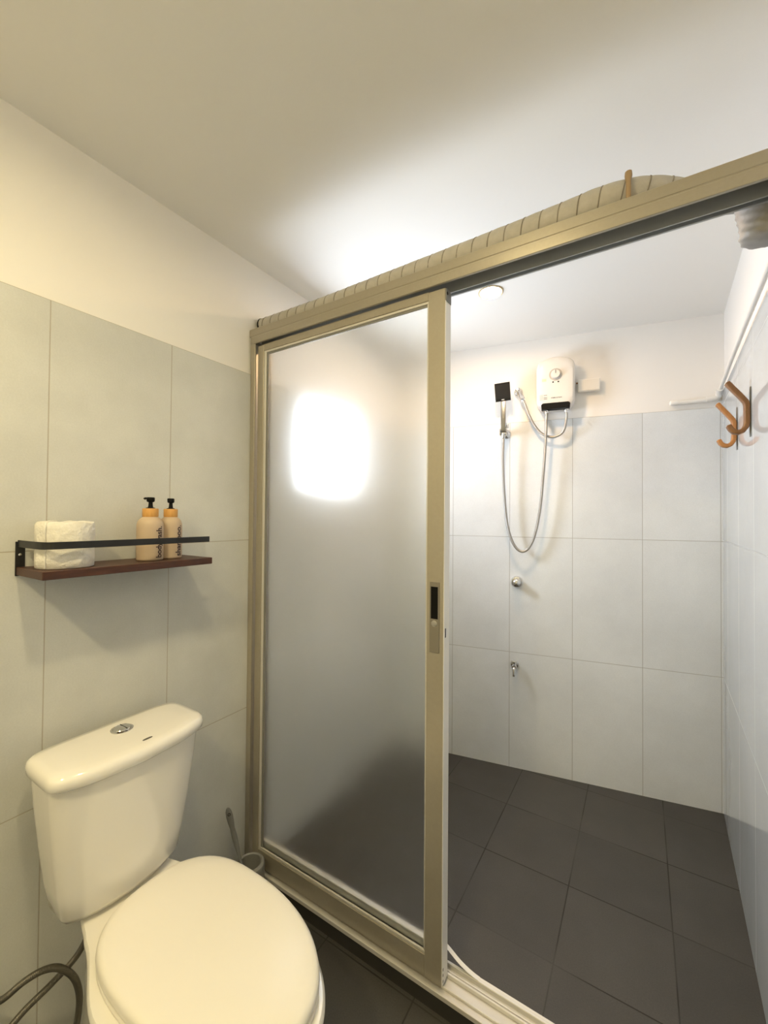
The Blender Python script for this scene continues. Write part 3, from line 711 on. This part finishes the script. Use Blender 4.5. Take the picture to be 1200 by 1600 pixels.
# stop valve
sv = thing('stop_valve', 'round chrome stop valve in the tiles below the shower hose', 'valve', BW(0.664, 0.961), BA)
b_ = bm_new(); lathe(b_, [(0.031, 0), (0.031, 0.004), (0.026, 0.010), (0.014, 0.013), (0.014, 0.02)], (0, 0, 0), (0, -1, 0), 32); obj('flange', b_, M['chrome'], sv)
b_ = bm_new(); lathe(b_, [(0.020, 0.0), (0.022, 0.003), (0.022, 0.012), (0.018, 0.016)], (0, -0.012, 0), (0, -1, 0), 8); obj('hex_collar', b_, M['chrome'], sv)
b_ = bm_new(); lathe(b_, [(0.012, 0), (0.0175, 0.006), (0.0195, 0.018), (0.0185, 0.028), (0.012, 0.034), (0.001, 0.036)], (0, -0.026, 0), (0, -1, 0), 24); obj('knob', b_, M['chrome'], sv)
# bib tap
bt_ = thing('bib_tap', 'small chrome tap low on the shower wall under the stop valve', 'tap', BW(0.654, 0.534), BA)
b_ = bm_new(); lathe(b_, [(0.022, 0), (0.022, 0.003), (0.018, 0.008), (0.010, 0.010), (0.010, 0.030)], (0, 0, 0), (0, -1, 0), 24); obj('flange', b_, M['chrome'], bt_)
b_ = bm_new(); lathe(b_, [(0.011, 0), (0.0125, 0.003), (0.0125, 0.022), (0.010, 0.026)], (0, -0.028, 0), (0, -1, 0), 20)
tube(b_, [(0, -0.045, 0.0), (0, -0.056, -0.008), (0, -0.060, -0.024), (0, -0.060, -0.042)], 0.0075, n=14, k=6); obj('spout', b_, M['chrome'], bt_)
b_ = bm_new(); cyl(b_, (0, -0.040, 0.008), (0, -0.040, 0.022), 0.007, 14, 0.001); bx(b_, -0.007, 0.007, -0.062, -0.034, 0.022, 0.033, 0.003, 2); obj('lever', b_, M['chrome'], bt_)

# white pipe along the top of the tiles, round the corner to the right wall
def RWp(y, z, off): return (XR(y)-off, y + off*KR, z)
wpth = [BW(1.345, 1.8265, 0.013), BW(1.42, 1.827, 0.013), BW(1.480, 1.829, 0.013)]
b_ = bm_new(); tube(b_, wpth, 0.0105, n=16, k=6)
wpipe = obj('water_pipe', b_, M['white']); tag(wpipe, 'white plastic pipe with capped end running along the top of the shower tiles', 'pipe')
b_ = bm_new(); a = Vector(BW(1.362, 1.8265, 0.014)); d = Vector((-TB[0], -TB[1], 0)); lathe(b_, [(0.012, 0), (0.0125, 0.002), (0.0125, 0.022), (0.010, 0.027), (0.004, 0.030)], a, d, 20); obj('end_cap', b_, M['white'], wpipe)
b_ = bm_new(); tube(b_, [BW(1.470, 1.829, 0.0135), BW(1.500, 1.833, 0.014), BW(1.514, 1.842, 0.018), RWp(2.300, 1.856, 0.0135), RWp(2.270, 1.862, 0.0135)], 0.0125, n=16, k=6); obj('elbow', b_, M['white'], wpipe)
b_ = bm_new(); tube(b_, [RWp(2.285, 1.860, 0.0115), RWp(2.20, 1.868, 0.0105), RWp(1.9, 1.879, 0.0105), RWp(1.5, 1.884, 0.0105), RWp(1.20, 1.885, 0.0105)], 0.0070, n=16, k=6); obj('side_run', b_, M['white'], wpipe)
b_ = bm_new(); a = Vector(BW(1.40, 1.827, 0.0135)); lathe(b_, [(0.0118, -0.004), (0.0118, 0.004)], a, TB, 20); x_, y_, z_ = a
obj('pipe_clip', b_, M['white'], wpipe)

# coat hooks on the right wall
def hook(y, label, mat):
    zb = 1.54
    h = thing('coat_hook', label, 'hook', (XR(y), y, zb), 0.0, 'wooden hooks on the right wall')
    b = bm_new(); bx(b, -0.0025, 0.0, -0.006, 0.006, 0.0, 0.150, 0.0008, 1); obj('contact_shade_strip', b, M['grey'], h)  # dark strip standing in for the contact shade behind the hook
    b = bm_new()
    pts = [(-0.056, 0.171), (-0.040, 0.148), (-0.024, 0.125), (-0.0125, 0.107), (-0.0095, 0.095), (-0.0095, 0.06), (-0.0095, 0.042), (-0.012, 0.030), (-0.019, 0.0195), (-0.028, 0.0155), (-0.038, 0.018), (-0.046, 0.026), (-0.051, 0.037), (-0.052, 0.040)]
    ribbon(b, [(x, 0, z) for x, z in pts], 0.013, 0.026, (0, 1, 0))
    bmesh.ops.recalc_face_normals(b, faces=list(b.faces))
    bmesh.ops.bevel(b, geom=[e for e in b.edges if len(e.link_faces) == 2 and e.calc_face_angle(0) > 0.9], offset=0.0035, segments=3, profile=0.5, affect='EDGES')
    obj('prong', b, mat, h, ang=40)
    return h
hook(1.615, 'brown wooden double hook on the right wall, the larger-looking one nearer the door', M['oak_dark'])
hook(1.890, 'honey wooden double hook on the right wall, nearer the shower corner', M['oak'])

# ------------------------------------------------------------------ recessed lamps and the added rear fill
def downlight(x, y, mat, label):
    d = thing('ceiling_downlight', label, 'downlight', (x, y, ZC), 0.0)
    b = bm_new(); lathe(b, [(0.050, 0), (0.050, 0.003), (0.046, 0.005), (0.041, 0.003), (0.040, 0.0)], (0, 0, 0), (0, 0, -1), 40, cap0=False, cap1=False); obj('bezel', b, M['bezel'], d)
    b = bm_new(); lathe(b, [(0.0405, 0.0), (0.0405, 0.002), (0.001, 0.0026)], (0, 0, 0), (0, 0, -1), 40, cap0=False); obj('diffuser', b, mat, d)
    return d
downlight(0.680, 1.640, M['lamp_shower'], 'lit round downlight in the shower ceiling behind the door header')
downlight(0.86, 0.22, M['lamp_toilet'], 'lit round downlight in the ceiling above the toilet side')
downlight(0.78, -0.55, M['fill_rear'], 'unseen fill lamp added in the ceiling near the wall behind the viewer')
